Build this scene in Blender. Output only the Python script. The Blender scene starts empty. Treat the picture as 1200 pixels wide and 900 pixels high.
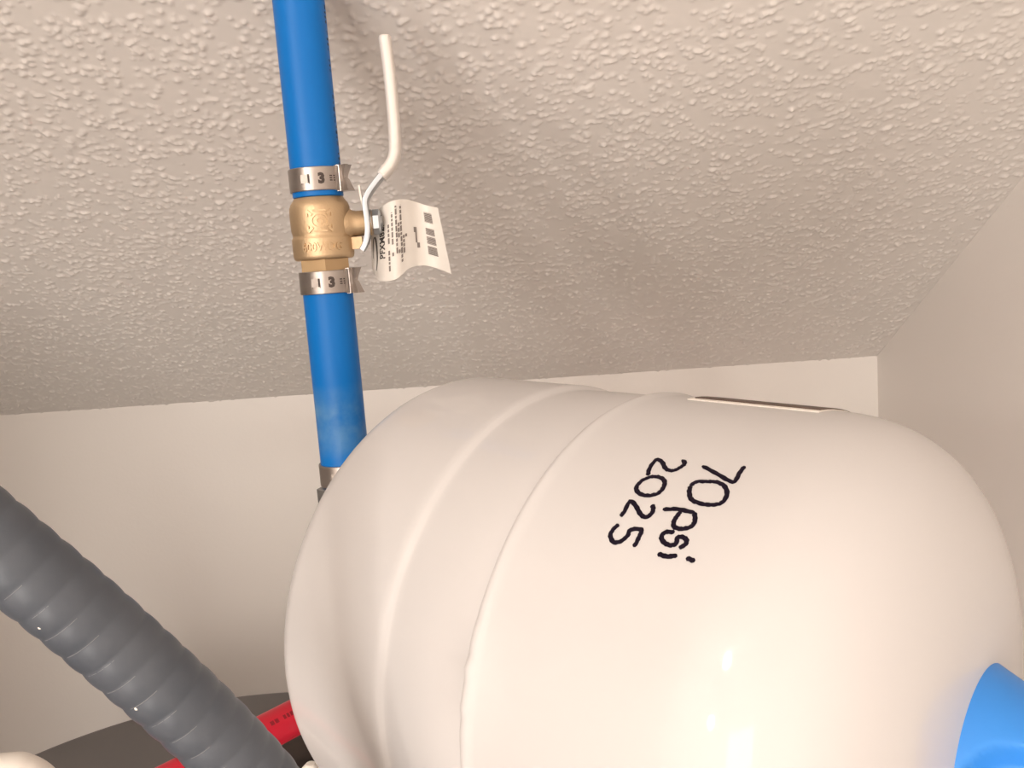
import bpy, bmesh, math, random
import numpy as np
from mathutils import Vector, Matrix

random.seed(7)
rng = np.random.default_rng(11)
scene = bpy.context.scene
COL = scene.collection

# ------------------------------------------------------------------ camera
CAM = np.array([0.0, 0.0, 1.63])
F_PX = 1050.0
EX = np.array([0.9965142, -0.06719674, -0.04943735])     # world x, y, z in camera axes (right, down, forward)
EY = np.array([0.03971532, -0.13901093, 0.98949414])
EZ = np.array([-0.07336312, -0.98800838, -0.13585762])
M = np.vstack([EX, EY, EZ])
M[1] -= M[1].dot(M[0]) * M[0]; M[0] /= np.linalg.norm(M[0]); M[1] /= np.linalg.norm(M[1])
M[2] = np.cross(M[0], M[1]); M[2] *= np.sign(M[2].dot(EZ))
cam_data = bpy.data.cameras.new('camera')
cam_data.sensor_width = 36.0
cam_data.lens = 36.0 * F_PX / 1200.0
cam_data.clip_start = 0.01
cam = bpy.data.objects.new('camera', cam_data)
COL.objects.link(cam)
right, upv, back = M @ [1, 0, 0], M @ [0, -1, 0], M @ [0, 0, -1]
mw = Matrix.Identity(4)
for i in range(3):
    mw[i][0], mw[i][1], mw[i][2], mw[i][3] = right[i], upv[i], back[i], CAM[i]
cam.matrix_world = mw
scene.camera = cam

# ------------------------------------------------------------------ world, lamp, exposure
world = bpy.data.worlds.new('world')
scene.world = world
world.use_nodes = True
world.node_tree.nodes['Background'].inputs[0].default_value = (1.0, 0.9, 0.8, 1)
world.node_tree.nodes['Background'].inputs[1].default_value = 0.05
# two bulbs up behind the camera on the left, and an added soft fill light in the doorway at the camera's back
for nm, pos, watt, soft in (('ceiling_bulb', (-0.66, -0.74, 0.73), 8.8, 0.065), ('wall_bulb', (-0.75, -0.75, 0.21), 9.4, 0.045)):
    ld = bpy.data.lights.new(nm, 'POINT')
    ld.energy = watt
    ld.shadow_soft_size = soft
    ld.color = (1.0, 0.92, 0.84)
    lo = bpy.data.objects.new(nm, ld)
    lo.location = CAM + np.array(pos)
    COL.objects.link(lo)
FRONT_Y = -1.9
DOOR_X0, DOOR_X1, DOOR_H = -1.00, -0.25, 2.03
ad = bpy.data.lights.new('doorway_fill', 'AREA')
ad.shape = 'RECTANGLE'; ad.size = DOOR_X1 - DOOR_X0; ad.size_y = DOOR_H
ad.energy = 32.0
ad.color = (1.0, 0.93, 0.86)
ao = bpy.data.objects.new('doorway_fill', ad)
ao.location = ((DOOR_X0 + DOOR_X1) / 2, FRONT_Y - 0.09, DOOR_H / 2)
ao.rotation_euler = (math.radians(90), 0, 0)
COL.objects.link(ao)
scene.view_settings.view_transform = 'Standard'
scene.view_settings.look = 'None'
scene.view_settings.gamma = 1.0
scene.view_settings.use_curve_mapping = False
scene.view_settings.exposure = 0.22


# ------------------------------------------------------------------ helpers
def ray(px, py):
    return M @ np.array([(px - 600) / F_PX, (py - 450) / F_PX, 1.0])


def at_y(px, py, y):
    r = ray(px, py)
    return CAM + r * (y / r[1])


def at_z(px, py, z):
    r = ray(px, py)
    return CAM + r * ((z - CAM[2]) / r[2])


def at_depth(px, py, d):
    return CAM + ray(px, py) * d


def mat(name, color, rough=0.5, metal=0.0, coat=0.0, noise=None, bump=None, spec=0.5):
    """procedural material; noise = (scale, amount, second colour), bump = (scale, strength, distance)"""
    m = bpy.data.materials.new(name)
    m.use_nodes = True
    nt = m.node_tree
    b = nt.nodes['Principled BSDF']
    b.inputs['Base Color'].default_value = (*color, 1)
    b.inputs['Roughness'].default_value = rough
    b.inputs['Metallic'].default_value = metal
    b.inputs['Coat Weight'].default_value = coat
    b.inputs['Coat Roughness'].default_value = 0.06
    b.inputs['Specular IOR Level'].default_value = spec
    tc = nt.nodes.new('ShaderNodeTexCoord')
    if noise:
        n = nt.nodes.new('ShaderNodeTexNoise')
        n.inputs['Scale'].default_value = noise[0]
        n.inputs['Detail'].default_value = 4
        nt.links.new(tc.outputs['Object'], n.inputs['Vector'])
        rp = nt.nodes.new('ShaderNodeValToRGB')
        rp.color_ramp.elements[0].position = 0.5 - noise[1] / 2
        rp.color_ramp.elements[1].position = 0.5 + noise[1] / 2
        rp.color_ramp.elements[0].color = (*color, 1)
        rp.color_ramp.elements[1].color = (*noise[2], 1)
        nt.links.new(n.outputs['Fac'], rp.inputs['Fac'])
        nt.links.new(rp.outputs['Color'], b.inputs['Base Color'])
    if bump:
        n2 = nt.nodes.new('ShaderNodeTexNoise')
        n2.inputs['Scale'].default_value = bump[0]
        n2.inputs['Detail'].default_value = 3
        nt.links.new(tc.outputs['Object'], n2.inputs['Vector'])
        bp = nt.nodes.new('ShaderNodeBump')
        bp.inputs['Strength'].default_value = bump[1]
        bp.inputs['Distance'].default_value = bump[2]
        nt.links.new(n2.outputs['Fac'], bp.inputs['Height'])
        nt.links.new(bp.outputs['Normal'], b.inputs['Normal'])
    return m


MT = {
    'ceiling': mat('textured_ceiling_paint', (0.735, 0.695, 0.655), 0.75, noise=(3.0, 0.5, (0.75, 0.695, 0.655))),
    'wall': mat('wall_paint', (0.86, 0.815, 0.77), 0.6, noise=(4.0, 0.5, (0.87, 0.815, 0.775)), bump=(260, 0.12, 0.001)),
    'floor': mat('concrete', (0.30, 0.28, 0.26), 0.8, noise=(6.0, 0.6, (0.36, 0.34, 0.31))),
    'enamel': mat('white_enamel', (0.58, 0.557, 0.552), 0.5, coat=0.5, noise=(2.0, 0.5, (0.59, 0.567, 0.562)), spec=0.2),
    'enamel_label': mat('label_paper_edge', (0.86, 0.80, 0.74), 0.6),
    'label_print': mat('label_print', (0.10, 0.065, 0.05), 0.55),
    'ink': mat('black_marker_ink', (0.008, 0.004, 0.012), 0.6, spec=0.12),
    'cap': mat('light_blue_plastic', (0.030, 0.235, 0.70), 0.45, noise=(14, 0.5, (0.036, 0.25, 0.73))),
    'brass': mat('forged_brass', (0.56, 0.405, 0.25), 0.48, 0.9, noise=(60, 0.6, (0.62, 0.46, 0.29)), bump=(900, 0.25, 0.0004)),
    'brass_machined': mat('machined_brass', (0.42, 0.29, 0.16), 0.34, 0.9, noise=(40, 0.6, (0.50, 0.35, 0.20))),
    'steel': mat('stainless_steel', (0.34, 0.30, 0.275), 0.33, 0.9, noise=(90, 0.6, (0.42, 0.375, 0.345))),
    'stamp_shadow': mat('stamp_and_shadow_dark', (0.05, 0.035, 0.03), 0.6),
    'zinc': mat('zinc_plated_steel', (0.46, 0.49, 0.52), 0.40, 0.9, noise=(120, 0.6, (0.54, 0.57, 0.60))),
    'nut': mat('dark_zinc_nut', (0.30, 0.31, 0.31), 0.30, 0.9, noise=(120, 0.6, (0.4, 0.4, 0.4))),
    'vinyl': mat('white_vinyl', (0.77, 0.71, 0.66), 0.35, noise=(80, 0.5, (0.79, 0.73, 0.68))),
    'paper': mat('tag_paper', (0.74, 0.69, 0.635), 0.55, noise=(70, 0.5, (0.76, 0.71, 0.655))),
    'print': mat('tag_print_black', (0.05, 0.042, 0.04), 0.6),
    'print_grey': mat('tag_print_grey', (0.20, 0.17, 0.155), 0.6),
    'red': mat('red_pex', (0.66, 0.010, 0.035), 0.4, noise=(20, 0.5, (0.70, 0.014, 0.04))),
    'red_print': mat('red_pipe_print', (0.30, 0.006, 0.018), 0.5),
    'blue_print': mat('blue_pipe_print', (0.004, 0.02, 0.05), 0.5),
    'hose': mat('grey_vinyl_conduit', (0.056, 0.066, 0.084), 0.40, noise=(45, 0.6, (0.082, 0.092, 0.111)), bump=(500, 0.1, 0.0004)),
    'hose_pale': mat('conduit_pale_line', (0.20, 0.20, 0.21), 0.5),
    'heater_top': mat('dark_grey_jacket', (0.16, 0.148, 0.145), 0.6, noise=(12, 0.5, (0.17, 0.157, 0.153))),
    'heater_body': mat('grey_jacket', (0.22, 0.21, 0.20), 0.5, noise=(8, 0.5, (0.24, 0.23, 0.215))),
    'foam': mat('dark_foam_insulation', (0.045, 0.033, 0.028), 0.85, noise=(60, 0.5, (0.06, 0.045, 0.038))),
    'white_plastic': mat('white_plastic', (0.86, 0.80, 0.73), 0.4, noise=(20, 0.5, (0.88, 0.82, 0.75))),
}


def blue_pipe_material():
    """blue PEX with a patch of pale dust smeared near the lower end of the run"""
    m = mat('blue_pex', (0.002, 0.145, 0.48), 0.42, spec=0.25)
    nt = m.node_tree
    b = nt.nodes['Principled BSDF']
    tc = nt.nodes.new('ShaderNodeNewGeometry')
    n = nt.nodes.new('ShaderNodeTexNoise')
    n.inputs['Scale'].default_value = 55
    n.inputs['Detail'].default_value = 5
    nt.links.new(tc.outputs['Position'], n.inputs['Vector'])
    sx = nt.nodes.new('ShaderNodeSeparateXYZ')
    nt.links.new(tc.outputs['Position'], sx.inputs['Vector'])
    d = nt.nodes.new('ShaderNodeMath'); d.operation = 'SUBTRACT'; d.inputs[1].default_value = 1.555
    nt.links.new(sx.outputs['Z'], d.inputs[0])
    a = nt.nodes.new('ShaderNodeMath'); a.operation = 'ABSOLUTE'
    nt.links.new(d.outputs[0], a.inputs[0])
    mr = nt.nodes.new('ShaderNodeMapRange')
    mr.inputs['From Min'].default_value = 0.020; mr.inputs['From Max'].default_value = 0.004
    nt.links.new(a.outputs[0], mr.inputs['Value'])
    r2 = nt.nodes.new('ShaderNodeMapRange')
    r2.inputs['From Min'].default_value = 0.40; r2.inputs['From Max'].default_value = 0.72
    nt.links.new(n.outputs['Fac'], r2.inputs['Value'])
    mu = nt.nodes.new('ShaderNodeMath'); mu.operation = 'MULTIPLY'
    nt.links.new(mr.outputs['Result'], mu.inputs[0]); nt.links.new(r2.outputs['Result'], mu.inputs[1])
    mx = nt.nodes.new('ShaderNodeMix'); mx.data_type = 'RGBA'
    mx.inputs['A'].default_value = (0.002, 0.145, 0.48, 1)
    mx.inputs['B'].default_value = (0.14, 0.31, 0.52, 1)
    nt.links.new(mu.outputs[0], mx.inputs['Factor'])
    nt.links.new(mx.outputs['Result'], b.inputs['Base Color'])
    return m


MT['blue'] = blue_pipe_material()


def tag(o, label=None, cat=None, group=None, kind=None):
    if label: o['label'] = label
    if cat: o['category'] = cat
    if group: o['group'] = group
    if kind: o['kind'] = kind
    return o


def empty(name, loc):
    o = bpy.data.objects.new(name, None)
    o.location = loc
    o.empty_display_size = 0.02
    COL.objects.link(o)
    return o


class MB:
    """collects verts and faces in world space; build() links them as one mesh object"""

    def __init__(self):
        self.v = []; self.f = []

    def add(self, verts, faces):
        o = len(self.v)
        self.v += [tuple(float(c) for c in p) for p in verts]
        self.f += [tuple(i + o for i in fc) for fc in faces]
        return self

    def build(self, name, material, parent=None, smooth=True, angle=40):
        me = bpy.data.meshes.new(name)
        off = np.array(parent.matrix_world.translation if False else (parent_loc(parent) if parent else (0, 0, 0)))
        me.from_pydata([tuple(np.array(p) - off) for p in self.v], [], self.f)
        bm = bmesh.new(); bm.from_mesh(me)
        bmesh.ops.recalc_face_normals(bm, faces=bm.faces)
        bm.to_mesh(me); bm.free()
        if smooth:
            me.polygons.foreach_set('use_smooth', [True] * len(me.polygons))
            me.set_sharp_from_angle(angle=math.radians(angle))
        me.materials.append(MT[material])
        o = bpy.data.objects.new(name, me)
        COL.objects.link(o)
        if parent: o.parent = parent
        return o


def parent_loc(p):
    l = np.zeros(3)
    while p:
        l = l + np.array(p.location); p = p.parent
    return l


def frame(axis, hint=(0, 0, 1)):
    a = np.array(axis, float); a /= np.linalg.norm(a)
    e1 = np.array(hint, float) - a * np.dot(hint, a)
    if np.linalg.norm(e1) < 1e-6:
        e1 = np.array((1.0, 0, 0)) - a * a[0]
    e1 /= np.linalg.norm(e1)
    return a, e1, np.cross(a, e1)


def lathe(mb, P, axis, prof, n=48, hint=(0, 0, 1), sides=None, rfun=None, cap0=True, cap1=True):
    """surface of revolution: prof = [(s, r)...]; rfun(s, r, theta) may alter the radius"""
    a, e1, e2 = frame(axis, hint)
    P = np.array(P, float)
    V = []; Fc = []
    for s, r in prof:
        for k in range(n):
            t = 2 * math.pi * k / n
            rr = rfun(s, r, t) if rfun else r
            V.append(P + a * s + rr * (math.cos(t) * e1 + math.sin(t) * e2))
    for i in range(len(prof) - 1):
        for k in range(n):
            k2 = (k + 1) % n
            Fc.append((i * n + k, i * n + k2, (i + 1) * n + k2, (i + 1) * n + k))
    if cap0: Fc.append(tuple(range(n))[::-1])
    if cap1: Fc.append(tuple((len(prof) - 1) * n + k for k in range(n)))
    mb.add(V, Fc)
    return mb


def catmull(pts, n=8, closed=False):
    p = [np.array(q, float) for q in pts]
    out = []
    N = len(p)
    segs = N if closed else N - 1
    for i in range(segs):
        if closed:
            p0, p1, p2, p3 = p[(i - 1) % N], p[i], p[(i + 1) % N], p[(i + 2) % N]
        else:
            p1, p2 = p[i], p[i + 1]
            p0 = p[i - 1] if i > 0 else 2 * p1 - p2
            p3 = p[i + 2] if i + 2 < N else 2 * p2 - p1
        for k in range(n):
            t = k / n
            out.append(0.5 * ((2 * p1) + (-p0 + p2) * t + (2 * p0 - 5 * p1 + 4 * p2 - p3) * t * t + (-p0 + 3 * p1 - 3 * p2 + p3) * t ** 3))
    out.append(p[0] if closed else p[-1])
    return out


def sweep(mb, path, section, side=None, scale=None):
    """sweep a closed 2D section along path; side = fixed vector for section x, else parallel transport"""
    path = [np.array(p, float) for p in path]
    n = len(section)
    V = []; Fc = []
    prev = None
    for i, p in enumerate(path):
        t = path[min(i + 1, len(path) - 1)] - path[max(i - 1, 0)]
        t /= np.linalg.norm(t)
        if side is not None:
            u = np.array(side, float) - t * np.dot(side, t)
        else:
            if prev is None:
                prev = np.array((0, 0, 1.0)) if abs(t[2]) < 0.9 else np.array((1.0, 0, 0))
            u = prev - t * np.dot(prev, t)
        u /= np.linalg.norm(u); prev = u
        w = np.cross(t, u)
        sc = scale[i] if scale is not None else (1, 1)
        if np.isscalar(sc): sc = (sc, sc)
        for a_, b_ in section:
            V.append(p + u * a_ * sc[0] + w * b_ * sc[1])
    for i in range(len(path) - 1):
        for k in range(n):
            k2 = (k + 1) % n
            Fc.append((i * n + k, i * n + k2, (i + 1) * n + k2, (i + 1) * n + k))
    Fc.append(tuple(range(n))[::-1])
    Fc.append(tuple((len(path) - 1) * n + k for k in range(n)))
    mb.add(V, Fc)
    return mb


def circle(r, n=24):
    return [(r * math.cos(2 * math.pi * k / n), r * math.sin(2 * math.pi * k / n)) for k in range(n)]


def superell(a, b, e=3.0, n=24):
    out = []
    for k in range(n):
        t = 2 * math.pi * k / n
        c, s = math.cos(t), math.sin(t)
        out.append((a * math.copysign(abs(c) ** (2 / e), c), b * math.copysign(abs(s) ** (2 / e), s)))
    return out


def box(mb, c, ux, uy, uz):
    """box with centre c and half-axis vectors"""
    c, ux, uy, uz = (np.array(q, float) for q in (c, ux, uy, uz))
    V = [c + sx * ux + sy * uy + sz * uz for sz in (-1, 1) for sy in (-1, 1) for sx in (-1, 1)]
    mb.add(V, [(0, 2, 3, 1), (4, 5, 7, 6), (0, 1, 5, 4), (2, 6, 7, 3), (0, 4, 6, 2), (1, 3, 7, 5)])
    return mb


def text_mesh(body, size=1.0, bold=0.0):
    """2D triangles of a text: verts (x, y), faces"""
    cu = bpy.data.curves.new('lettering', 'FONT')
    cu.body = body; cu.size = size; cu.offset = bold
    cu.resolution_u = 2
    ob = bpy.data.objects.new('lettering', cu)
    COL.objects.link(ob)
    dg = bpy.context.evaluated_depsgraph_get()
    me = bpy.data.meshes.new_from_object(ob.evaluated_get(dg))
    v = [(q.co.x, q.co.y) for q in me.vertices]
    f = [tuple(p.vertices) for p in me.polygons]
    bpy.data.objects.remove(ob); bpy.data.curves.remove(cu); bpy.data.meshes.remove(me)
    return v, f


def extrude_mapped(mb, v2, f2, fn, h0, h1):
    """map flat faces onto a surface fn(x, y, h) and give them a thickness from h0 to h1"""
    n = len(v2)
    V = [fn(x, y, h1) for x, y in v2] + [fn(x, y, h0) for x, y in v2]
    Fc = [tuple(f) for f in f2] + [tuple(i + n for i in f[::-1]) for f in f2]
    edges = {}
    for f in f2:
        for i in range(len(f)):
            e = (f[i], f[(i + 1) % len(f)])
            edges[e] = True
    for (p, q) in edges:
        if (q, p) not in edges:
            Fc.append((q, p, p + n, q + n))
    mb.add(V, Fc)


# ------------------------------------------------------------------ the room
BACK_Y = 1.0
RIGHT_X = 0.3553
LEFT_X = -1.3
FRONT_Y = -1.9
Z_EDGE = CAM[2] - 0.1334                # where the slope meets the back wall
SLOPE = 0.5461
FLAT_Y = -1.1
Z_FLAT = Z_EDGE + SLOPE * (BACK_Y - FLAT_Y)


def slope_z(y):
    return Z_EDGE + SLOPE * (BACK_Y - y)


def ceiling_mesh():
    """sloped ceiling whose sprayed texture is real relief, finest where the photograph looks"""
    step = 0.0011
    xs = np.concatenate([np.linspace(LEFT_X, -0.76, 14)[:-1], np.arange(-0.76, RIGHT_X - step * 0.4, step), [RIGHT_X]])
    L = math.hypot(BACK_Y - FLAT_Y, Z_FLAT - Z_EDGE)
    vfine = 0.76
    vs = np.concatenate([np.arange(0, vfine, step), np.linspace(vfine, L, 40)])
    H = np.zeros((len(vs), len(xs)))
    nx = int((RIGHT_X + 0.76) / step); nv = int(vfine / step)
    i0 = len(np.linspace(LEFT_X, -0.76, 14)[:-1])
    G = np.zeros((nv, nx))
    # loose clumps: a coarse random field thins the droplets out in places
    coarse = rng.random((nv // 22 + 3, nx // 22 + 3))
    nb = 42000
    bx = rng.random(nb) * nx; bv = rng.random(nb) * nv
    for k in range(nb):
        cx, cv = bx[k], bv[k]
        dens = coarse[int(cv / 22), int(cx / 22)]
        if rng.random() > 0.35 + 0.75 * dens: continue
        ra = (0.00085 + 0.0009 * rng.random() ** 1.3) / step
        rx = ra * (0.95 + 0.4 * rng.random()); rv = ra * (0.95 + 0.4 * rng.random())
        ang = rng.normal(0, 0.6)
        h = (0.00055 + 0.0009 * rng.random()) * min(1.0, ra * step / 0.0012)
        w = int(2.2 * rx) + 2
        x0, x1 = max(0, int(cx) - w), min(nx, int(cx) + w + 1)
        v0, v1 = max(0, int(cv) - w), min(nv, int(cv) + w + 1)
        if x1 <= x0 or v1 <= v0: continue
        X, Y = np.meshgrid(np.arange(x0, x1) - cx, np.arange(v0, v1) - cv)
        c, s = math.cos(ang), math.sin(ang)
        q = ((X * c + Y * s) / rx) ** 2 + ((-X * s + Y * c) / rv) ** 2
        g = h * np.exp(-(q ** 1.4) * 0.9)
        sub = G[v0:v1, x0:x1]
        G[v0:v1, x0:x1] = np.where(g > sub, g + 0.35 * sub, sub + 0.35 * g)
    # faint large unevenness of the board and skim coat
    low = rng.normal(0, 1, (nv // 8 + 3, nx // 8 + 3))
    yy = np.arange(nv) / 8.0; xx = np.arange(nx) / 8.0
    iy = yy.astype(int); ix = xx.astype(int)
    fy = (yy - iy)[:, None]; fx = (xx - ix)[None, :]
    lo_ = (low[iy][:, ix] * (1 - fy) * (1 - fx) + low[iy + 1][:, ix] * fy * (1 - fx) + low[iy][:, ix + 1] * (1 - fy) * fx + low[iy + 1][:, ix + 1] * fy * fx)
    G += 0.00008 * lo_
    G = np.clip(G, -0.0003, 0.0026)
    H[:nv, i0:i0 + nx] = G
    cl, sl = (BACK_Y - FLAT_Y) / L, (Z_FLAT - Z_EDGE) / L
    XX, VV = np.meshgrid(xs, vs)
    Yw = BACK_Y - VV * cl - H * sl
    Zw = Z_EDGE + VV * sl - H * cl
    co = np.stack([XX, Yw, Zw], -1).reshape(-1, 3)
    a, b = len(vs), len(xs)
    # flat part further back, over the camera's head
    extra = np.array([(LEFT_X, FRONT_Y, Z_FLAT), (RIGHT_X, FRONT_Y, Z_FLAT)])
    co = np.vstack([co, extra])
    idx = np.arange(a * b).reshape(a, b)
    q = np.stack([idx[:-1, :-1], idx[1:, :-1], idx[1:, 1:], idx[:-1, 1:]], -1).reshape(-1, 4)
    me = bpy.data.meshes.new('ceiling')
    nq = len(q)
    last = idx[-1]
    ngon = [int(k) for k in last] + [a * b + 1, a * b]
    me.vertices.add(len(co)); me.vertices.foreach_set('co', co.ravel())
    loops = np.concatenate([q.ravel(), np.array(ngon)])
    me.loops.add(len(loops)); me.loops.foreach_set('vertex_index', loops.astype(np.int32))
    starts = np.concatenate([np.arange(nq) * 4, [nq * 4]])
    me.polygons.add(nq + 1); me.polygons.foreach_set('loop_start', starts.astype(np.int32))
    me.update(calc_edges=True)
    me.validate()
    me.polygons.foreach_set('use_smooth', [True] * len(me.polygons))
    me.materials.append(MT['ceiling'])
    o = bpy.data.objects.new('ceiling', me)
    COL.objects.link(o)
    return o


tag(ceiling_mesh(), 'sloped cream ceiling with sprayed bumpy texture', kind='structure')


def prism(name, poly, ext_axis, lo_, hi_, material):
    """polygon in the other two axes, extruded from lo_ to hi_ along ext_axis (0 = x, 1 = y, 2 = z)"""
    mb = MB()
    V = []
    for e in (lo_, hi_):
        for p in poly:
            q = list(p); q.insert(ext_axis, e); V.append(q)
    n = len(poly)
    Fc = [tuple(range(n))[::-1], tuple(range(n, 2 * n))] + [(k, (k + 1) % n, (k + 1) % n + n, k + n) for k in range(n)]
    mb.add(V, Fc)
    return mb.build(name, material, smooth=False)


side_poly = [(FRONT_Y, 0), (BACK_Y, 0), (BACK_Y, Z_EDGE), (FLAT_Y, Z_FLAT), (FRONT_Y, Z_FLAT)]
tag(prism('wall_right', side_poly, 0, RIGHT_X, RIGHT_X + 0.1, 'wall'), 'plain cream painted wall at the right', kind='structure')
tag(prism('wall_left', side_poly, 0, LEFT_X - 0.1, LEFT_X, 'wall'), 'plain cream painted wall at the left', kind='structure')
tag(prism('wall_back', [(LEFT_X - 0.1, 0), (RIGHT_X + 0.1, 0), (RIGHT_X + 0.1, Z_EDGE), (LEFT_X - 0.1, Z_EDGE)], 1, BACK_Y, BACK_Y + 0.1, 'wall'), 'plain cream knee wall under the sloped ceiling', kind='structure')
tag(prism('wall_rear', [(LEFT_X - 0.1, 0), (DOOR_X0, 0), (DOOR_X0, DOOR_H), (DOOR_X1, DOOR_H), (DOOR_X1, 0), (RIGHT_X + 0.1, 0), (RIGHT_X + 0.1, Z_FLAT), (LEFT_X - 0.1, Z_FLAT)], 1, FRONT_Y - 0.1, FRONT_Y, 'wall'), 'plain cream wall with a doorway behind the camera', kind='structure')
tag(prism('shading_wall', [(-0.10, 0), (0.02, 0), (0.02, slope_z(0.02)), (-0.10, slope_z(-0.10))], 0, LEFT_X, -0.615, 'wall'), 'short cream wall added out of view to shade the left side', kind='structure')  # unseen wall stub, added to keep the bulbs off the left of the back wall
tag(prism('floor', [(LEFT_X - 0.1, FRONT_Y - 0.1), (RIGHT_X + 0.1, FRONT_Y - 0.1), (RIGHT_X + 0.1, BACK_Y + 0.1), (LEFT_X - 0.1, BACK_Y + 0.1)], 2, -0.1, 0.0, 'floor'), 'grey concrete floor', kind='structure')

# ------------------------------------------------------------------ water heater
HC = np.array([-0.269, 0.532]); HR = 0.248; HT = CAM[2] - 0.38
heater = empty('water_heater', (HC[0], HC[1], 0))
tag(heater, 'dark grey round water heater top behind the ribbed hose', 'water heater')
mb = MB(); lathe(mb, (HC[0], HC[1], 0.06), (0, 0, 1), [(0, HR - 0.006), (0, HR - 0.004), (HT - 0.115, HR - 0.004)], 96)
mb.build('jacket', 'heater_body', heater)
mb = MB(); lathe(mb, (HC[0], HC[1], HT - 0.055), (0, 0, 1), [(0, HR), (0.046, HR), (0.051, HR - 0.0015), (0.0545, HR - 0.005), (0.055, HR - 0.009), (0.0535, HR - 0.02), (0.053, 0.002)], 128, cap0=True)
mb.build('top_pan', 'heater_top', heater)
for k in range(3):
    t = math.radians(90 + 120 * k)
    mb = MB(); lathe(mb, (HC[0] + 0.19 * math.cos(t), HC[1] + 0.19 * math.sin(t), 0), (0, 0, 1), [(0, 0.018), (0.004, 0.02), (0.05, 0.02), (0.06, 0.016)], 20)
    mb.build('foot', 'heater_body', heater)
HTOP = HT - 0.002

# ------------------------------------------------------------------ expansion tank
TR = 0.1
TP = CAM + np.array([0.02778305, 0.33340086, -0.15365588])
TA, TE1, TE2 = frame((0.75642199, -0.65318003, -0.03437462))
S_R, H_R, N_R = 0.0637, 0.0590, 2.723
S_L, H_L, N_L = 0.0941, 0.037, 1.87


def tank_profile():
    pr = []
    for k in range(0, 25):                      # left dome
        u = math.cos(math.pi / 2 * k / 24)
        pr.append((-(S_L + H_L * u), TR * max(1 - u ** N_L, 0) ** (1 / N_L) + 1e-5))
    # shoulder, rolled groove, then the lip where the two shells are joined
    pr += [(-0.070, TR), (-0.050, TR + 0.0002), (-0.0445, TR + 0.0003), (-0.0418, TR + 0.0001), (-0.0405, TR - 0.0004), (-0.0393, TR - 0.0011), (-0.0382, TR - 0.0014),
           (-0.0360, TR - 0.0014), (-0.030, TR - 0.0012), (-0.015, TR - 0.0010), (-0.0012, TR - 0.0009), (-0.0004, TR - 0.0010),
           (0.0000, TR - 0.0002), (0.0005, TR + 0.0004), (0.0013, TR + 0.0008), (0.0024, TR + 0.0009), (0.0036, TR + 0.0006),
           (0.0050, TR + 0.0002), (0.0070, TR), (0.02, TR), (0.04, TR)]
    for k in range(0, 33):                      # right dome
        u = math.sin(math.pi / 2 * k / 32)
        uf = u if u < 0.9 else 0.9 + (u - 0.9) * (1 - 2.6 * (u - 0.9))       # the crown flattens towards the valve
        pr.append((S_R + H_R * uf, TR * max(1 - u ** N_R, 0) ** (1 / N_R) + 1e-5))
    return pr


TPROF = tank_profile()
TS = np.array([p[0] for p in TPROF]); TRR = np.array([p[1] for p in TPROF])


def tank_r(s):
    return float(np.interp(s, TS, TRR))


def tank_pt(s, th, h=0.0):
    return TP + TA * s + (tank_r(s) + h) * (math.cos(th) * TE1 + math.sin(th) * TE2)


def tank_hit(px, py):
    """(s, theta) of the point of the tank a sight line meets first"""
    r = ray(px, py); r = r / np.linalg.norm(r)
    t = 0.12
    while t < 0.6:
        X = CAM + r * t - TP
        s = X @ TA
        if TS[0] < s < TS[-1]:
            q = X - TA * s
            if np.linalg.norm(q) < tank_r(s):
                return s, math.atan2(q @ TE2, q @ TE1)
        t += 0.0004
    return None


tank = empty('expansion_tank', tuple(TP - TA * 0.13))
tag(tank, 'large white enamelled expansion tank lying on its side with black handwriting', 'tank')
mb = MB()


def lip(s, r, t):
    # the rolled lip is a little ragged over one stretch
    if -0.0008 < s < 0.006:
        w = math.exp(-((t - 1.28) / 0.16) ** 2)
        return r + w * 0.0007 * math.sin(t * 61) + w * 0.0005
    return r


lathe(mb, TP, TA, TPROF, 160, rfun=lip)
mb.build('shell', 'enamel', tank, angle=60)
mb = MB()
lathe(mb, TP, TA, [(-0.1585, 0.0105), (-0.158, 0.0125), (-0.150, 0.0125), (-0.150, 0.017), (-0.142, 0.017), (-0.142, 0.022), (-0.1295, 0.024)], 32)
mb.build('threaded_connection', 'steel', tank)

# label stuck along the top of the shell
s0, t0 = tank_hit(806, 469); s1, t1 = tank_hit(950, 485)
tl = 0.5 * (t0 + t1) - math.radians(1.5)


def patch(name, sa, sb, ta, tb, h0, h1, m, ns=24, ntt=24):
    v2, f2 = [], []
    for i in range(ns + 1):
        for j in range(ntt + 1):
            v2.append((sa + (sb - sa) * i / ns, ta + (tb - ta) * j / ntt))
    for i in range(ns):
        for j in range(ntt):
            k = i * (ntt + 1) + j
            f2.append((k, k + ntt + 1, k + ntt + 2, k + 1))
    mb = MB(); extrude_mapped(mb, v2, f2, lambda x, y, h: tank_pt(x, y, h), h0, h1)
    return mb.build(name, m, tank)


lab = patch('label', s0 - 0.001, s1 + 0.001, tl, tl - math.radians(62), -0.0002, 0.0003, 'enamel_label')
lab['label'] = 'printed label seen edge on along the top'
prn = patch('label_print', s0, s1, tl - math.radians(2.0), tl - math.radians(60), 0.0001, 0.0007, 'label_print')

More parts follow.
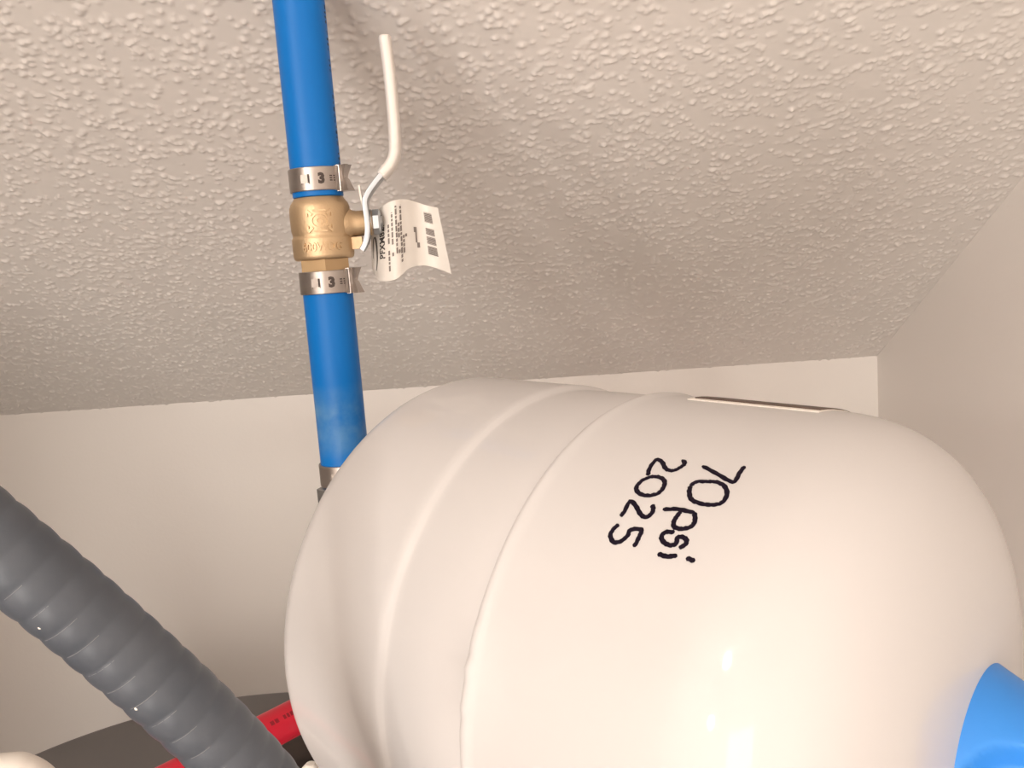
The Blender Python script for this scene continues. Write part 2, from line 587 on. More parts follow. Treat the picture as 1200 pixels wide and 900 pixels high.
# handwriting: strokes traced with the pen on the curved shell
Z = lambda pts: [(680 + x / 3.75, 440 + y / 3.75) for x, y in pts]
line_1 = [
    Z([(538, 400), (605, 437), (672, 470), (697, 437), (722, 400)]),
    Z([(485, 488), (480, 515), (488, 545), (520, 562), (570, 570), (620, 563), (645, 525), (635, 490), (605, 472), (560, 468), (510, 470), (485, 488)]),
    Z([(365, 590), (430, 590), (503, 605)]),
    Z([(503, 605), (505, 640), (490, 665), (450, 676), (415, 668), (412, 645), (425, 622), (440, 600)]),
    Z([(415, 692), (375, 690), (358, 715), (375, 740), (405, 748), (425, 735), (428, 714), (450, 712), (468, 725), (462, 745), (435, 760)]),
    Z([(343, 785), (380, 797), (428, 793)]),
    Z([(468, 803), (504, 818)]),
]
line_2 = [
    Z([(298, 440), (305, 410), (335, 372), (360, 382), (375, 410), (400, 420), (430, 412), (455, 395), (458, 380), (445, 378)]),
    Z([(300, 450), (270, 465), (247, 495), (260, 520), (300, 530), (345, 518), (368, 490), (370, 465), (345, 448), (310, 447), (292, 453)]),
    Z([(177, 620), (195, 600), (220, 555), (245, 575), (265, 610), (290, 625), (315, 608), (322, 585), (315, 570)]),
    Z([(170, 655), (145, 680), (133, 705), (150, 735), (185, 728), (210, 705), (222, 680), (270, 680), (258, 715), (238, 755)]),
]


def strokes(name, lines, desc):
    mb = MB()
    for ln in lines:
        pts = catmull(ln, 6)
        st = [tank_hit(*p) for p in pts]
        P3 = [tank_pt(s, t, 0.00008) for s, t in st]
        N3 = [math.cos(t) * TE1 + math.sin(t) * TE2 for s, t in st]
        # flattened tube that follows the surface
        n = 8
        V, Fc = [], []
        m_ = len(P3)
        for i in range(m_):
            d = P3[min(i + 1, m_ - 1)] - P3[max(i - 1, 0)]; d /= np.linalg.norm(d)
            w = np.cross(N3[i], d); w /= np.linalg.norm(w)
            end = 0.55 if i in (0, m_ - 1) else 1.0
            hw = 0.00076 * end * (1 + 0.10 * math.sin(i * 1.7))
            for k in range(n):
                a = 2 * math.pi * k / n
                V.append(P3[i] + w * hw * math.cos(a) + N3[i] * 0.00016 * math.sin(a))
        for i in range(m_ - 1):
            for k in range(n):
                k2 = (k + 1) % n
                Fc.append((i * n + k, i * n + k2, (i + 1) * n + k2, (i + 1) * n + k))
        Fc.append(tuple(range(n))[::-1]); Fc.append(tuple((m_ - 1) * n + k for k in range(n)))
        mb.add(V, Fc)
    o = mb.build(name, 'ink', tank)
    o['label'] = desc


strokes('handwriting', line_1, 'black marker handwriting reading 70 psi')
strokes('handwriting', line_2, 'black marker handwriting reading 2025')

# blue cap over the air valve: a flared cone with finger scoops
mb = MB()
capprof = [(0.1145, 0.0290), (0.1155, 0.0303), (0.1168, 0.0307), (0.1182, 0.0303)]
for k in range(1, 31):
    u = k / 30
    capprof.append((0.1182 + 0.032 * u, 0.0303 - 0.0135 * u ** 0.95))
capprof += [(0.1512, 0.0160), (0.1516, 0.0145), (0.1510, 0.0125), (0.148, 0.011), (0.147, 0.001)]


def scoop(s, r, t):
    if s < 0.1182 or r < 0.012 or s > 0.1511: return r
    d = 0.0
    for c in (80, 260):
        dt = (math.degrees(t) - c + 180) % 360 - 180
        x = dt / 40.0
        y = (s - 0.1385) / 0.0165
        q = 1 - x * x - y * y
        if q > 0: d = max(d, 0.0095 * min(1.0, q * 2.4) ** 0.75)
    return r - d


lathe(mb, TP, TA, capprof, 180, rfun=scoop)
o = mb.build('air_valve_cap', 'cap', tank, angle=50)
o['label'] = 'light blue plastic cap with scooped sides'

# ------------------------------------------------------------------ blue riser pipe, valve and clamps
PX, PY = -0.1136, 0.4575
PR = 0.01265
ST = math.radians(8.0)
SD = np.array([math.cos(ST), math.sin(ST), 0.0])            # direction of the valve stem
SW = np.array([-math.sin(ST), math.cos(ST), 0.0])           # across the lever


def pipe_z(py):
    return at_y(350 + 0.101 * py, py, PY)[2]


def on_stem_plane(px, py, off=0.0):
    """point on the vertical plane through the pipe axis and the stem, shifted off along SW"""
    r = ray(px, py)
    c = np.array([PX, PY, 0]) + SW * off
    t = ((c - np.array([CAM[0], CAM[1], 0])) @ SW) / (r @ SW)
    return CAM + r * t


def pipe_along(name, z0, z1, material='blue'):
    root = empty(name, (PX, PY, z0))
    mb = MB()
    lathe(mb, (PX, PY, z0), (0, 0, 1), [(0, PR - 0.0025), (0.0, PR - 0.0004), (0.0004, PR), (0.5 * (z1 - z0), PR), (z1 - z0 - 0.0004, PR), (z1 - z0, PR - 0.0004)], 48)
    mb.build('tube', material, root)
    return root


Z_CEIL = slope_z(PY) - 0.008
up = pipe_along('blue_pipe', pipe_z(231.5), Z_CEIL)
tag(up, 'upper length of blue plastic pipe rising from the brass valve to the ceiling', 'pipe')
low = pipe_along('blue_pipe', pipe_z(567), pipe_z(317.5))
tag(low, 'lower length of blue plastic pipe between brass valve and white tank', 'pipe')
# line of small print down the right side of the upper length
mb = MB()
zz = pipe_z(196)
cam_ang = math.atan2(-PY, -PX)
while zz < Z_CEIL - 0.02:
    w = random.uniform(0.0009, 0.0022); 
    for a0 in (0.0, 0.07, 0.14):
        if random.random() < 0.6:
            an = cam_ang + math.radians(68) + a0
            v2 = [(0, 0), (0.045, 0), (0.045, w), (0, w)]
            extrude_mapped(mb, v2, [(0, 1, 2, 3)], lambda x, y, h: np.array([PX + (PR + h) * math.cos(an + x), PY + (PR + h) * math.sin(an + x), zz + y]), -0.0002, 0.00006)
    zz += w + (0.0012 if random.random() < 0.8 else 0.006)
o = mb.build('printed_marking', 'blue_print', up)
o['label'] = 'tiny black print along the pipe'


def clamp(zc, turn, label, h=0.0057, group='steel pinch clamps on the blue pipe', tilt=0.0):
    """stainless pinch clamp; turn = direction of the ear in degrees from +x"""
    root = empty('pipe_clamp', (PX, PY, zc))
    tag(root, label, 'clamp', group)
    R0, R1 = PR + 0.0001, PR + 0.0011
    mb = MB()
    n = 72
    prof = [(-h, R0), (-h, R1 - 0.0002), (-h + 0.0003, R1), (h - 0.0003, R1), (h, R1 - 0.0002), (h, R0)]
    lathe(mb, (PX, PY, zc), (0, 0, 1), prof, n, cap0=False, cap1=False)
    o = len(mb.v) - len(prof) * n
    for k in range(n):
        k2 = (k + 1) % n
        mb.f.append((o + k, o + k2, o + (len(prof) - 1) * n + k2, o + (len(prof) - 1) * n + k))
    mb.build('band', 'steel', root, angle=30)
    # pinched ear: stands out from the band, squeezed at mid height
    a = math.radians(turn)
    rd = np.array([math.cos(a), math.sin(a), 0]); td = np.array([-math.sin(a), math.cos(a), 0])
    C = np.array([PX, PY, zc])
    mb = MB()
    ring = []
    nz = 13
    V, Fc = [], []
    for i in range(nz):
        u = -1 + 2 * i / (nz - 1)
        z = u * h * 1.12
        out = R1 + 0.0031 + 0.0022 * abs(u) ** 1.2 + (0.0006 if u < 0 else 0)
        th = 0.0020 + 0.0018 * abs(u) ** 1.5
        mid = R1 + 0.0015
        sec = [(R0, -0.0036), (mid - 0.0006, -0.0034), (mid, -th * 0.62), (out - 0.0008, -th), (out, -th * 0.55), (out - 0.0009, 0), (out, th * 0.55), (out - 0.0008, th), (mid, th * 0.62), (mid - 0.0006, 0.0034), (R0, 0.0036)]
        for r_, t_ in sec:
            V.append(C + rd * r_ + td * t_ + np.array([0, 0, z]))
        m_ = len(sec)
    for i in range(nz - 1):
        for k in range(m_):
            k2 = (k + 1) % m_
            Fc.append((i * m_ + k, i * m_ + k2, (i + 1) * m_ + k2, (i + 1) * m_ + k))
    Fc.append(tuple(range(m_))[::-1]); Fc.append(tuple((nz - 1) * m_ + k for k in range(m_)))
    mb.add(V, Fc)
    mb.build('ear', 'steel', root, angle=35)
    # raised seat strip beside the ear
    mb = MB()
    for i in range(9):
        pass
    a0 = a - 0.33
    v2 = [(-0.045, -h * 1.05), (0.045, -h * 1.05), (0.045, h * 1.05), (-0.045, h * 1.05)]
    extrude_mapped(mb, v2, [(0, 1, 2, 3)], lambda x, y, hh: C + np.array([(R1 + hh) * math.cos(a0 + x), (R1 + hh) * math.sin(a0 + x), y]), -0.0003, 0.0009)
    mb.build('band_step', 'steel', root, smooth=False)
    # stamped marks, facing the room side
    marks = [(cam_ang - 0.42, '\u25a1'), (cam_ang + 0.17, '3'), (cam_ang + 0.60, '=')]

    def onband(an):
        return lambda x, y, hh: C + np.array([(R1 + hh) * math.cos(an + x / R1), (R1 + hh) * math.sin(an + x / R1), y])
    if abs(((turn + 180) % 360) - 180) < 90:
        # square dimple: a raised pad, its shadow painted as dark strips on two sides
        mb = MB(); s = 0.0021
        extrude_mapped(mb, [(-s, -s), (s * 0.7, -s), (s * 0.7, s), (-s, s)], [(0, 1, 2, 3)], onband(marks[0][0]), -0.0002, 0.00035)
        mb.build('dimple', 'steel', root, smooth=False)
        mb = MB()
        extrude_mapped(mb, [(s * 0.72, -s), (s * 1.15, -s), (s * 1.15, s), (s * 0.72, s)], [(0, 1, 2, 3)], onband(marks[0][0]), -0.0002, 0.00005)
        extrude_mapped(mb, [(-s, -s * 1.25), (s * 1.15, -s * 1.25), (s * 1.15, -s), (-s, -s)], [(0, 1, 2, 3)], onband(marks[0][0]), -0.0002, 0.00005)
        v, f = text_mesh('3', 0.0066, 0.00045)
        xs_ = [p[0] for p in v]; ys_ = [p[1] for p in v]
        v = [(p[0] - (min(xs_) + max(xs_)) / 2, p[1] - (min(ys_) + max(ys_)) / 2) for p in v]
        extrude_mapped(mb, v, f, onband(marks[1][0]), -0.0002, 0.00008)
        for yy in (-0.0011, 0.0, 0.0011):
            extrude_mapped(mb, [(-0.0016, yy - 0.0003), (0.0016, yy - 0.0003), (0.0016, yy + 0.0003), (-0.0016, yy + 0.0003)], [(0, 1, 2, 3)], onband(marks[2][0]), -0.0002, 0.00008)
        mb.build('mark_and_shadow', 'stamp_shadow', root, smooth=False)
    return root


clamp(pipe_z(212), -14, 'steel pinch clamp on the blue pipe just above the brass valve')
clamp(pipe_z(330.5), -14, 'steel pinch clamp on the blue pipe just below the brass valve')
clamp(pipe_z(553), 80, 'steel pinch clamp at the bottom of the blue pipe, half hidden by the tank')

# ball valve
vz = pipe_z
valve = empty('ball_valve', (PX, PY, vz(316)))
tag(valve, 'brass ball valve with white-gripped lever between two lengths of blue pipe', 'valve')
z0 = vz(304.5)
zl = lambda py: vz(py) - z0
mb = MB()
lathe(mb, (PX, PY, z0), (0, 0, 1), [
    (0.0, 0.0122), (0.0002, 0.0140), (zl(302.5), 0.0149), (zl(299), 0.0153), (zl(281), 0.0153), (zl(278.5), 0.0151), (zl(276.5), 0.0146), (zl(274.5), 0.0147),
    (zl(270), 0.0151), (zl(262), 0.0152), (zl(250), 0.0152), (zl(244), 0.0150), (zl(239), 0.0143), (zl(235.5), 0.0131), (zl(232.2), 0.0122), (zl(231.8), 0.0105)], 64)
# the flare where the stem boss grows out of the body, then the boss itself
stem_c = on_stem_plane(376, 262)
stem_c = np.array([PX, PY, on_stem_plane(412, 262.5)[2]])
lathe(mb, stem_c, SD, [(0.004, 0.0094), (0.0125, 0.0090), (0.0146, 0.0078), (0.0162, 0.0068), (0.018, 0.0064), (0.0253, 0.0064), (0.0259, 0.0058)], 40)
mb.build('body', 'brass', valve, angle=50)
mb = MB()
lathe(mb, (PX, PY, vz(318.5)), (0, 0, 1), [(0, 0.0135), (vz(304.2) - vz(318.5), 0.0135)], 6, hint=(math.cos(cam_ang), math.sin(cam_ang), 0))
mb.build('hex_collar', 'brass_machined', valve, smooth=False)
# stop lug under the boss
mb = MB()
lc = on_stem_plane(415.5, 285)
box(mb, lc, SD * 0.0042, SW * 0.004, np.array([0, 0, 0.0030]))
mb.build('stop_lug', 'brass', valve, smooth=False)


def on_body(R):
    return lambda an: (lambda x, y, h: np.array([PX + (R + h) * math.cos(an + x / R), PY + (R + h) * math.sin(an + x / R), y]))


# raised lettering and emblem cast into the body
mb = MB()
v, f = text_mesh('600WOG', 0.0060, 0.00012)
xs_ = [p[0] for p in v]
cx = (min(xs_) + max(xs_)) / 2
zt = vz(294.5)
v = [((p[0] - cx) * 0.84, p[1] + zt) for p in v]
extrude_mapped(mb, v, f, on_body(0.0153)(cam_ang - 0.03), -0.0002, 0.0007)
o = mb.build('cast_lettering', 'brass', valve, smooth=False)
mb = MB()
ec = vz(260.5)


def ring2(r0, r1, sx=1.0, n=20):
    v = []; f = []
    for k in range(n):
        t = 2 * math.pi * k / n
        v += [(r0 * math.cos(t) * sx, ec + r0 * math.sin(t)), (r1 * math.cos(t) * sx, ec + r1 * math.sin(t))]
    for k in range(n):
        k2 = (k + 1) % n
        f.append((2 * k, 2 * k + 1, 2 * k2 + 1, 2 * k2))
    return v, f


body_map = on_body(0.0152)(cam_ang - 0.03)
extrude_mapped(mb, *ring2(0.0031, 0.0037, 1.15), body_map, -0.0003, 0.0007)
extrude_mapped(mb, *ring2(0.0012, 0.0018, 1.0, 14), body_map, -0.0003, 0.0007)


def bar(x0, y0, x1, y1, w):
    d = np.array([x1 - x0, y1 - y0]); L = np.linalg.norm(d); d /= L; nrm = np.array([-d[1], d[0]]) * w / 2
    p = [np.array([x0, y0 + ec]) - nrm, np.array([x1, y1 + ec]) - nrm, np.array([x1, y1 + ec]) + nrm, np.array([x0, y0 + ec]) + nrm]
    extrude_mapped(mb, [tuple(q) for q in p], [(0, 1, 2, 3)], body_map, -0.0003, 0.0007)


for sx_ in (-1, 1):
    for sy_ in (-1, 1):
        bar(sx_ * 0.0036, sy_ * 0.0030, sx_ * 0.0060, sy_ * 0.0052, 0.0013)
        bar(sx_ * 0.0060, sy_ * 0.0022, sx_ * 0.0060, sy_ * 0.0046, 0.0009)
bar(-0.0030, 0.0051, 0.0032, 0.0051, 0.0008)
bar(-0.0030, -0.0050, 0.0032, -0.0050, 0.0008)
mb.build('cast_emblem', 'brass', valve, smooth=False)

# lever: zinc plated steel strip, cranked outwards, dipped in white vinyl
steel_path = [(424.5, 293), (428, 287), (430.5, 279), (431.5, 268), (430.5, 255), (428.8, 244), (428.5, 236), (431.5, 228), (438, 218), (446, 208), (453, 199.5)]
sp = catmull([on_stem_plane(*p) for p in steel_path], 5)
lever = MB(); 
n_ = len(sp)
wid = [0.0052 + 0.0028 * min(1, i / (n_ * 0.3)) if i < n_ * 0.5 else 0.0080 for i in range(n_)]
sec = [(a_, b_) for a_, b_ in superell(1.0, 0.0015, 8, 20)]
sweep(lever, sp, sec, side=SW, scale=[(w, 1) for w in wid])
lv = lever.build('lever', 'zinc', valve, angle=40)
grip_path = [(447, 207), (451, 202), (457, 195), (461, 187), (463, 176), (462.3, 150), (460, 122), (457.5, 95), (454.3, 68), (452.0, 52), (451.2, 45.5), (451.0, 43.5)]
gp = catmull([on_stem_plane(*p) for p in grip_path], 6)
n_ = len(gp)
sc = []
for i in range(n_):
    e = (n_ - 1 - i)
    k = 1.0
    if e < 9: k = math.sqrt(max(0.04, 1 - ((9 - e) / 9) ** 2.4))
    if i < 2: k = 0.9
    sc.append((k, 0.55 + 0.45 * k))
g = MB(); sweep(g, gp, superell(0.0088, 0.0031, 3.0, 28), side=SW, scale=sc)
gr = g.build('grip_sleeve', 'vinyl', lv, angle=60)
gr['label'] = 'white vinyl dipped grip'
# small prong bent up beside the lever's root
pp = catmull([on_stem_plane(x, y, -0.004) for x, y in [(430, 262), (428.5, 250), (425, 238), (422.5, 227), (421, 217.5)]], 4)
g = MB(); sweep(g, pp, superell(0.0030, 0.00065, 6, 16), side=SW)
g.build('prong', 'vinyl', lv, angle=60)
# nut and stem end
nc = on_stem_plane(433.5, 260.5)
mb = MB()
lathe(mb, nc, SD, [(-0.0002, 0.0030), (-0.0002, 0.0064), (0.0011, 0.0064), (0.0011, 0.0030)], 28)
mb.build('washer', 'nut', valve, angle=30)
fh = CAM - nc; fh = fh - SD * (fh @ SD)
fh = fh / np.linalg.norm(fh)
fh2 = np.cross(SD, fh)
hint = fh * math.cos(math.pi / 6) + fh2 * math.sin(math.pi / 6)          # one flat of the nut faces the room
mb = MB()
lathe(mb, nc, SD, [(0.0011, 0.0050), (0.0011, 0.0057), (0.0018, 0.0063), (0.0046, 0.0063), (0.0056, 0.0052), (0.0056, 0.0035)], 6, hint=hint)
mb.build('nut', 'zinc', valve, smooth=False)
mb = MB()
lathe(mb, nc, SD, [(0.005, 0.0032), (0.0062, 0.0032), (0.0066, 0.0028)], 20)
mb.build('stem_end', 'nut', valve)

# ------------------------------------------------------------------ paper tag on the stem
top_c = catmull([(434, 262), (440, 249), (450, 240), (462, 234.8), (475, 233.5), (488, 237), (500, 240.8), (513, 243.5)], 12)
bot_c = catmull([(436, 314), (442, 327), (453, 329.5), (466, 326), (479, 315), (494, 310.8), (511, 314), (529, 321)], 12)
off_u = [0.0, 0.13, 0.27, 0.42, 0.57, 0.72, 0.86, 1.0]
off_y = [0.011, 0.0075, 0.0015, -0.001, 0.004, 0.010, 0.011, 0.005]
NT = len(top_c)


def tag_pt(u, v, h=0.0):
    """u runs from the stem to the free end, v from the lower to the upper edge, h lifts towards the room"""
    x = min(max(u, 0), 1) * (NT - 1); i = min(int(x), NT - 2); t = x - i
    T = top_c[i] * (1 - t) + top_c[i + 1] * t
    B = bot_c[i] * (1 - t) + bot_c[i + 1] * t
    p = B * (1 - v) + T * v
    us = np.interp(u, off_u, off_y)
    k = np.interp(u, np.linspace(0, 1, 60), OFF_S)
    return at_y(p[0], p[1], PY + 0.004 + k + 0.002 * (v - 0.5) - h)


OFF_S = [float(q[1]) for q in catmull(list(zip(off_u, off_y)), 40)]
xs_s = [float(q[0]) for q in catmull(list(zip(off_u, off_y)), 40)]
OFF_S = list(np.interp(np.linspace(0, 1, 60), xs_s, OFF_S))
tg = empty('paper_tag', tuple(tag_pt(0.02, 0.9)))
tag(tg, 'curled white paper price tag hanging from the brass valve stem', 'tag')
nu, nv_ = 60, 16
v2, f2 = [], []
for i in range(nu + 1):
    for j in range(nv_ + 1):
        v2.append((i / nu, j / nv_))
for i in range(nu):
    for j in range(nv_):
        k = i * (nv_ + 1) + j
        f2.append((k, k + nv_ + 1, k + nv_ + 2, k + 1))
mb = MB(); extrude_mapped(mb, v2, f2, lambda x, y, h: tag_pt(x, y, h), -0.00012, 0.00012)
mb.build('sheet', 'paper', tg)


def tag_text(mb, body, u_base, u_size, v0, v1, bold=0.02):
    v, f = text_mesh(body, 1.0, bold)
    xs_ = [p[0] for p in v]; ys_ = [p[1] for p in v]
    w = max(xs_) - min(xs_); hgt = max(ys_)
    # reads upwards: text x -> v, text y -> towards the stem
    vv = [(u_base - (p[1] / hgt) * u_size, v0 + (p[0] - min(xs_)) / w * (v1 - v0)) for p in v]
    extrude_mapped(mb, vv, f, lambda x, y, h: tag_pt(x, y, h), 0.0, 0.0003)


def tag_bar(mb, u0, u1, v0, v1, n=3):
    v2 = []; f2 = []
    for i in range(n + 1):
        v2 += [(u0, v0 + (v1 - v0) * i / n), (u1, v0 + (v1 - v0) * i / n)]
    for i in range(n):
        f2.append((2 * i, 2 * i + 1, 2 * i + 3, 2 * i + 2))
    extrude_mapped(mb, v2, f2, lambda x, y, h: tag_pt(x, y, h), 0.0, 0.0003)


mb = MB(); tag_text(mb, 'PFXM827', 0.275, 0.075, 0.30, 0.78, 0.03)
mb.build('bold_print', 'print', tg, smooth=False)
# swoosh beside the stem
mb = MB()
pts = []
for k in range(25):
    t = math.radians(-60 + 260 * k / 24)
    pts.append((0.105 + 0.05 * math.cos(t) * 1.0, 0.36 + 0.28 * math.sin(t)))
v2, f2 = [], []
for k, (a_, b_) in enumerate(pts):
    w = 0.005 + 0.010 * math.sin(math.pi * k / 24)
    v2 += [(a_ - w, b_), (a_ + w, b_)]
for k in range(24): f2.append((2 * k, 2 * k + 1, 2 * k + 3, 2 * k + 2))
extrude_mapped(mb, v2, f2, lambda x, y, h: tag_pt(x, y, h), 0.0, 0.0003)
mb.build('swoosh_emblem', 'print', tg, smooth=False)
mb = MB()
for (ub, va, vb, dens) in [(0.335, 0.12, 0.72, 0.97), (0.385, 0.30, 0.86, 0.97), (0.44, 0.22, 0.93, 0.97), (0.50, 0.16, 0.93, 0.97), (0.53, 0.12, 0.55, 0.8), (0.47, 0.30, 0.70, 0.6), (0.56, 0.10, 0.62, 0.4)]:
    v_ = va
    while v_ < vb:
        L = random.uniform(0.03, 0.08)
        if random.random() < dens:
            tag_bar(mb, ub - 0.011, ub + 0.011, v_, min(v_ + L, vb), 2)
        v_ += L + 0.016
mb.build('fine_print', 'print_grey', tg, smooth=False)
mb = MB()
for (ua, ub, va, vb) in [(0.655, 0.69, 0.52, 0.60), (0.67, 0.69, 0.36, 0.52), (0.685, 0.715, 0.28, 0.36)]:
    tag_bar(mb, ua, ub, va, vb)
mb.build('print_mark', 'print_grey', tg, smooth=False)
mb = MB()
for (va, vb) in [(0.72, 0.88), (0.52, 0.62), (0.37, 0.48), (0.20, 0.33)]:
    v_ = va
    while v_ < vb:
        w = random.choice([0.008, 0.012, 0.018])
        tag_bar(mb, 0.80, 0.90, v_, v_ + w, 1)
        v_ += w + 0.006
mb.build('barcode', 'print_grey', tg, smooth=False)

# ------------------------------------------------------------------ brass tee behind the tank
tz = float((TP - TA * 0.19)[2])
tee = empty('brass_tee', (PX, PY, tz - 0.045))
tag(tee, 'brass tee joining the blue pipe to the white tank', 'pipe fitting')
mb = MB()
lathe(mb, (PX, PY, tz), (0, 0, 1), [(-0.060, 0.010), (-0.060, 0.0125), (-0.022, 0.0125), (-0.020, 0.016), (0.020, 0.016), (0.022, 0.0125), (pipe_z(586) - tz, 0.0125), (pipe_z(586) - tz, 0.010)], 40)
mb.build('run', 'brass', tee)
mb = MB(); lathe(mb, (PX, PY, pipe_z(585)), (0, 0, 1), [(0, 0.012), (0, 0.0155), (0.0005, 0.0160), (pipe_z(569) - pipe_z(585), 0.0160), (pipe_z(568) - pipe_z(585), 0.0152), (pipe_z(568) - pipe_z(585), 0.012)], 6, hint=(-1, -0.3, 0))
mb.build('hex_collar', 'nut', tee, smooth=False)
ax_l = TP - TA * 0.185
bd = ax_l - np.array([PX, PY, tz]); bl = np.linalg.norm(bd)
mb = MB()
lathe(mb, (PX, PY, tz), TA, [(0.008, 0.0125), (0.020, 0.0125), (0.020, 0.0165), (0.026, 0.0165)], 40)
mb.build('branch', 'brass', tee)
# short feed from the tee down to the heater
feed = empty('blue_pipe', (PX, PY, HTOP))
tag(feed, 'short blue pipe under the brass tee behind the tank', 'pipe')
mb = MB(); lathe(mb, (PX, PY, HTOP), (0, 0, 1), [(0, PR - 0.001), (0, PR), (tz - 0.061 - HTOP, PR), (tz - 0.061 - HTOP, PR - 0.001)], 32)
mb.build('tube', 'blue', feed)

# ------------------------------------------------------------------ grey ribbed conduit
HRAD = 0.0109
hp = [at_depth(-560, 470, 0.235), at_depth(-330, 480, 0.225), at_depth(-150, 540, 0.222), at_depth(-60, 592, 0.225), at_depth(10, 650, 0.229), at_depth(80, 706, 0.236), at_depth(150, 767, 0.244), at_depth(220, 830, 0.252),
      at_depth(283, 893, 0.261), at_depth(340, 965, 0.270)]
d_ = hp[-1] - hp[-2]
hp += [hp[-1] + d_ * 1.2 + np.array([0, 0, -0.02]), np.array([-0.035, 0.235, HT - 0.12]), np.array([-0.03, 0.24, 0.85]), np.array([-0.045, 0.25, 0.55]), np.array([-0.06, 0.26, 0.30])]
hp = [np.array([LEFT_X + 0.004, 0.33, 1.60]), np.array([-0.80, 0.30, 1.615])] + hp
pts = catmull(hp, 60)
# resample evenly
P_ = np.array(pts); seg = np.r_[0, np.cumsum(np.linalg.norm(np.diff(P_, axis=0), axis=1))]
step = 0.0006
ss = np.arange(0, seg[-1], step)
Q = np.stack([np.interp(ss, seg, P_[:, k]) for k in range(3)], 1)
ker = np.ones(41) / 41
Qp = np.vstack([np.repeat(Q[:1], 20, 0), Q, np.repeat(Q[-1:], 20, 0)])
Q = np.stack([np.convolve(Qp[:, k], ker, 'valid') for k in range(3)], 1)
pitch = 0.0074
hose = empty('ribbed_conduit', tuple(Q[-1]))
tag(hose, 'grey ribbed flexible conduit crossing the lower left corner', 'conduit')
ph = (ss / pitch) % 1.0
rad = HRAD * (1 + 0.038 * (np.abs(np.sin(np.pi * ph)) ** 0.8 - 0.5))
mb = MB(); sweep(mb, Q, circle(1.0, 28), scale=list(rad))
mb.build('tube', 'hose', hose, angle=80)
# thin pale line along each groove, on the side turned to the floor
n_r = 0
near = [i for i in range(len(Q)) if ph[i] < step / pitch + 1e-9]
rib = MB()
for i in near:
    q = Q[i]
    if not (-0.24 < q[0] < -0.05 and q[2] > HT + 0.05): continue
    t = Q[min(i + 3, len(Q) - 1)] - Q[max(i - 3, 0)]; t /= np.linalg.norm(t)
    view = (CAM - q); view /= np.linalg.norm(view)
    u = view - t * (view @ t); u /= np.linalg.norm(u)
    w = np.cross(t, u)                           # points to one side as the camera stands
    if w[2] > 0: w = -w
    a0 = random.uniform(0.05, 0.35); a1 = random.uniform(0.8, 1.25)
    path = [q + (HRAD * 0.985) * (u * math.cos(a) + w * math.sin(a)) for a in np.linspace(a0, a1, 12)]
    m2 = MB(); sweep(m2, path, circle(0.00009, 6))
    o = m2.build('groove_line', 'hose_pale', hose)
# specks of white dust on the conduit
for (px, py) in [(47, 735), (160, 830), (299.5, 865)]:
    best = min(range(len(Q)), key=lambda i: np.linalg.norm(np.cross(ray(px, py) / np.linalg.norm(ray(px, py)), Q[i] - CAM)) + (0 if Q[i][0] > -0.3 else 9))
    q = Q[best]; r = ray(px, py); r /= np.linalg.norm(r)
    tt = (q - CAM) @ r
    x = CAM + r * tt - q
    depth = math.sqrt(max(HRAD ** 2 - x @ x, 0))
    m2 = MB(); c = CAM + r * (tt - depth)
    lathe(m2, c - r * 0.0003, r, [(0, 0.0001), (0.0001, 0.0005), (0.0004, 0.0006), (0.0008, 0.0002)], 8)
    m2.build('dust_speck', 'white_plastic', hose)

# ------------------------------------------------------------------ red pipe, foam sleeve and white plumbing on the heater
ra_ = at_y(341, 843, 0.50)
zr = ra_[2]
rb_ = at_z(206, 914, zr)
rd = ra_ - rb_; rd /= np.linalg.norm(rd)
RR = 0.0107
start = rb_ - rd * 0.055
endp = ra_ + rd * ((BACK_Y - 0.004 - ra_[1]) / rd[1]) if rd[1] > 0.15 else ra_ + rd * 0.25
red = empty('red_pipe', tuple(start))
tag(red, 'bright red plastic pipe running behind the grey conduit and white tank', 'pipe')
bend = catmull([start + np.array([0, 0, 0]) - rd * 0.03 + np.array([0, 0, -0.045]), start - rd * 0.022 + np.array([0, 0, -0.018]), start, rb_, ra_, endp], 10)
zmin = HTOP + 0.001
bend = [np.array([-0.0, 0, 0]) + b for b in bend]
first = bend[0].copy(); 
path = [np.array([first[0], first[1], zmin])] + [b for b in bend if b[2] > zmin + 0.004]
mb = MB(); sweep(mb, path, circle(RR, 32))
mb.build('tube', 'red', red)
mb = MB()
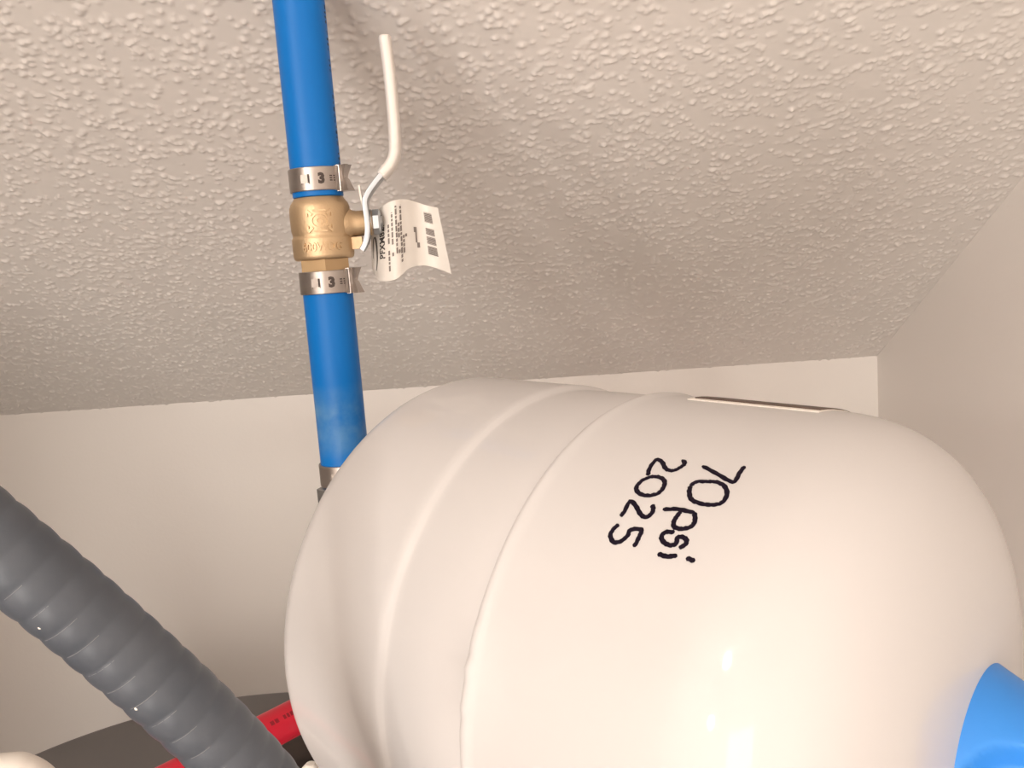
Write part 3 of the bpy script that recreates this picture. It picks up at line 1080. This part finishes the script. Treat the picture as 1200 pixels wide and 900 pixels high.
# dark print along the pipe
nup = np.cross(rd, np.cross(np.array([0, 0, 1.0]), rd)); nup /= np.linalg.norm(nup)
sidev = np.cross(rd, nup)
if sidev @ (CAM - ra_) < 0: sidev = -sidev
k = -0.012
while k < 0.05:
    w = random.uniform(0.0012, 0.003)
    c = ra_ + rd * (k - 0.012)
    extrude_mapped(mb, [(0, -0.12), (w, -0.12), (w, 0.12), (0, 0.12)], [(0, 1, 2, 3)], lambda x, y, h: c + rd * x + (RR + h) * (math.cos(0.75 + y) * nup + math.sin(0.75 + y) * sidev), -0.0002, 0.00006)
    k += w + random.choice([0.0008, 0.0008, 0.0035])
mb.build('printed_marking', 'red_print', red, smooth=False)

fz = HTOP + 0.0135
fa = at_z(345, 884, fz)
fd = rd.copy(); fd[2] = 0; fd /= np.linalg.norm(fd)
foam = empty('pipe_insulation', tuple(fa - fd * 0.05 - np.array([0, 0, 0.0125])))
tag(foam, 'dark brown foam pipe sleeve lying on the heater below the red pipe', 'pipe insulation')
mb = MB(); lathe(mb, fa - fd * 0.05, fd, [(0, 0.006), (0, 0.0115), (0.001, 0.0125), (0.149, 0.0125), (0.15, 0.0115), (0.15, 0.006)], 28)
mb.build('sleeve', 'foam', foam)

# white plumbing: elbow at far left, coupling by the tank
ec_ = at_y(48, 893, 0.44)
elbow = empty('white_pipe', (ec_[0], ec_[1], HTOP))
tag(elbow, 'white plastic pipe elbow poking in at the lower left corner', 'pipe')
er = 0.0105
epath = catmull([(ec_[0] + 0.001, ec_[1], HTOP), (ec_[0] + 0.001, ec_[1], ec_[2] - 0.030), (ec_[0] - 0.001, ec_[1], ec_[2] - 0.016), (ec_[0] - 0.010, ec_[1] - 0.001, ec_[2] - 0.0062), (ec_[0] - 0.024, ec_[1] - 0.003, ec_[2] - 0.0040), (ec_[0] - 0.10, ec_[1] - 0.012, ec_[2] - 0.004)], 10)
mb = MB(); sweep(mb, epath, circle(er, 28))
mb.build('tube', 'white_plastic', elbow)
cz_ = at_y(364, 897, 0.36)
coup = empty('white_pipe', (cz_[0], cz_[1], HTOP))
tag(coup, 'pale plastic pipe stub between the grey conduit and the white tank', 'pipe')
mb = MB(); lathe(mb, (cz_[0], cz_[1], HTOP), (0, 0, 1), [(0, 0.008), (cz_[2] - HTOP - 0.012, 0.008), (cz_[2] - HTOP - 0.008, 0.0078), (cz_[2] - HTOP - 0.003, 0.006), (cz_[2] - HTOP + 0.001, 0.002)], 28)
mb.build('tube', 'white_plastic', coup)
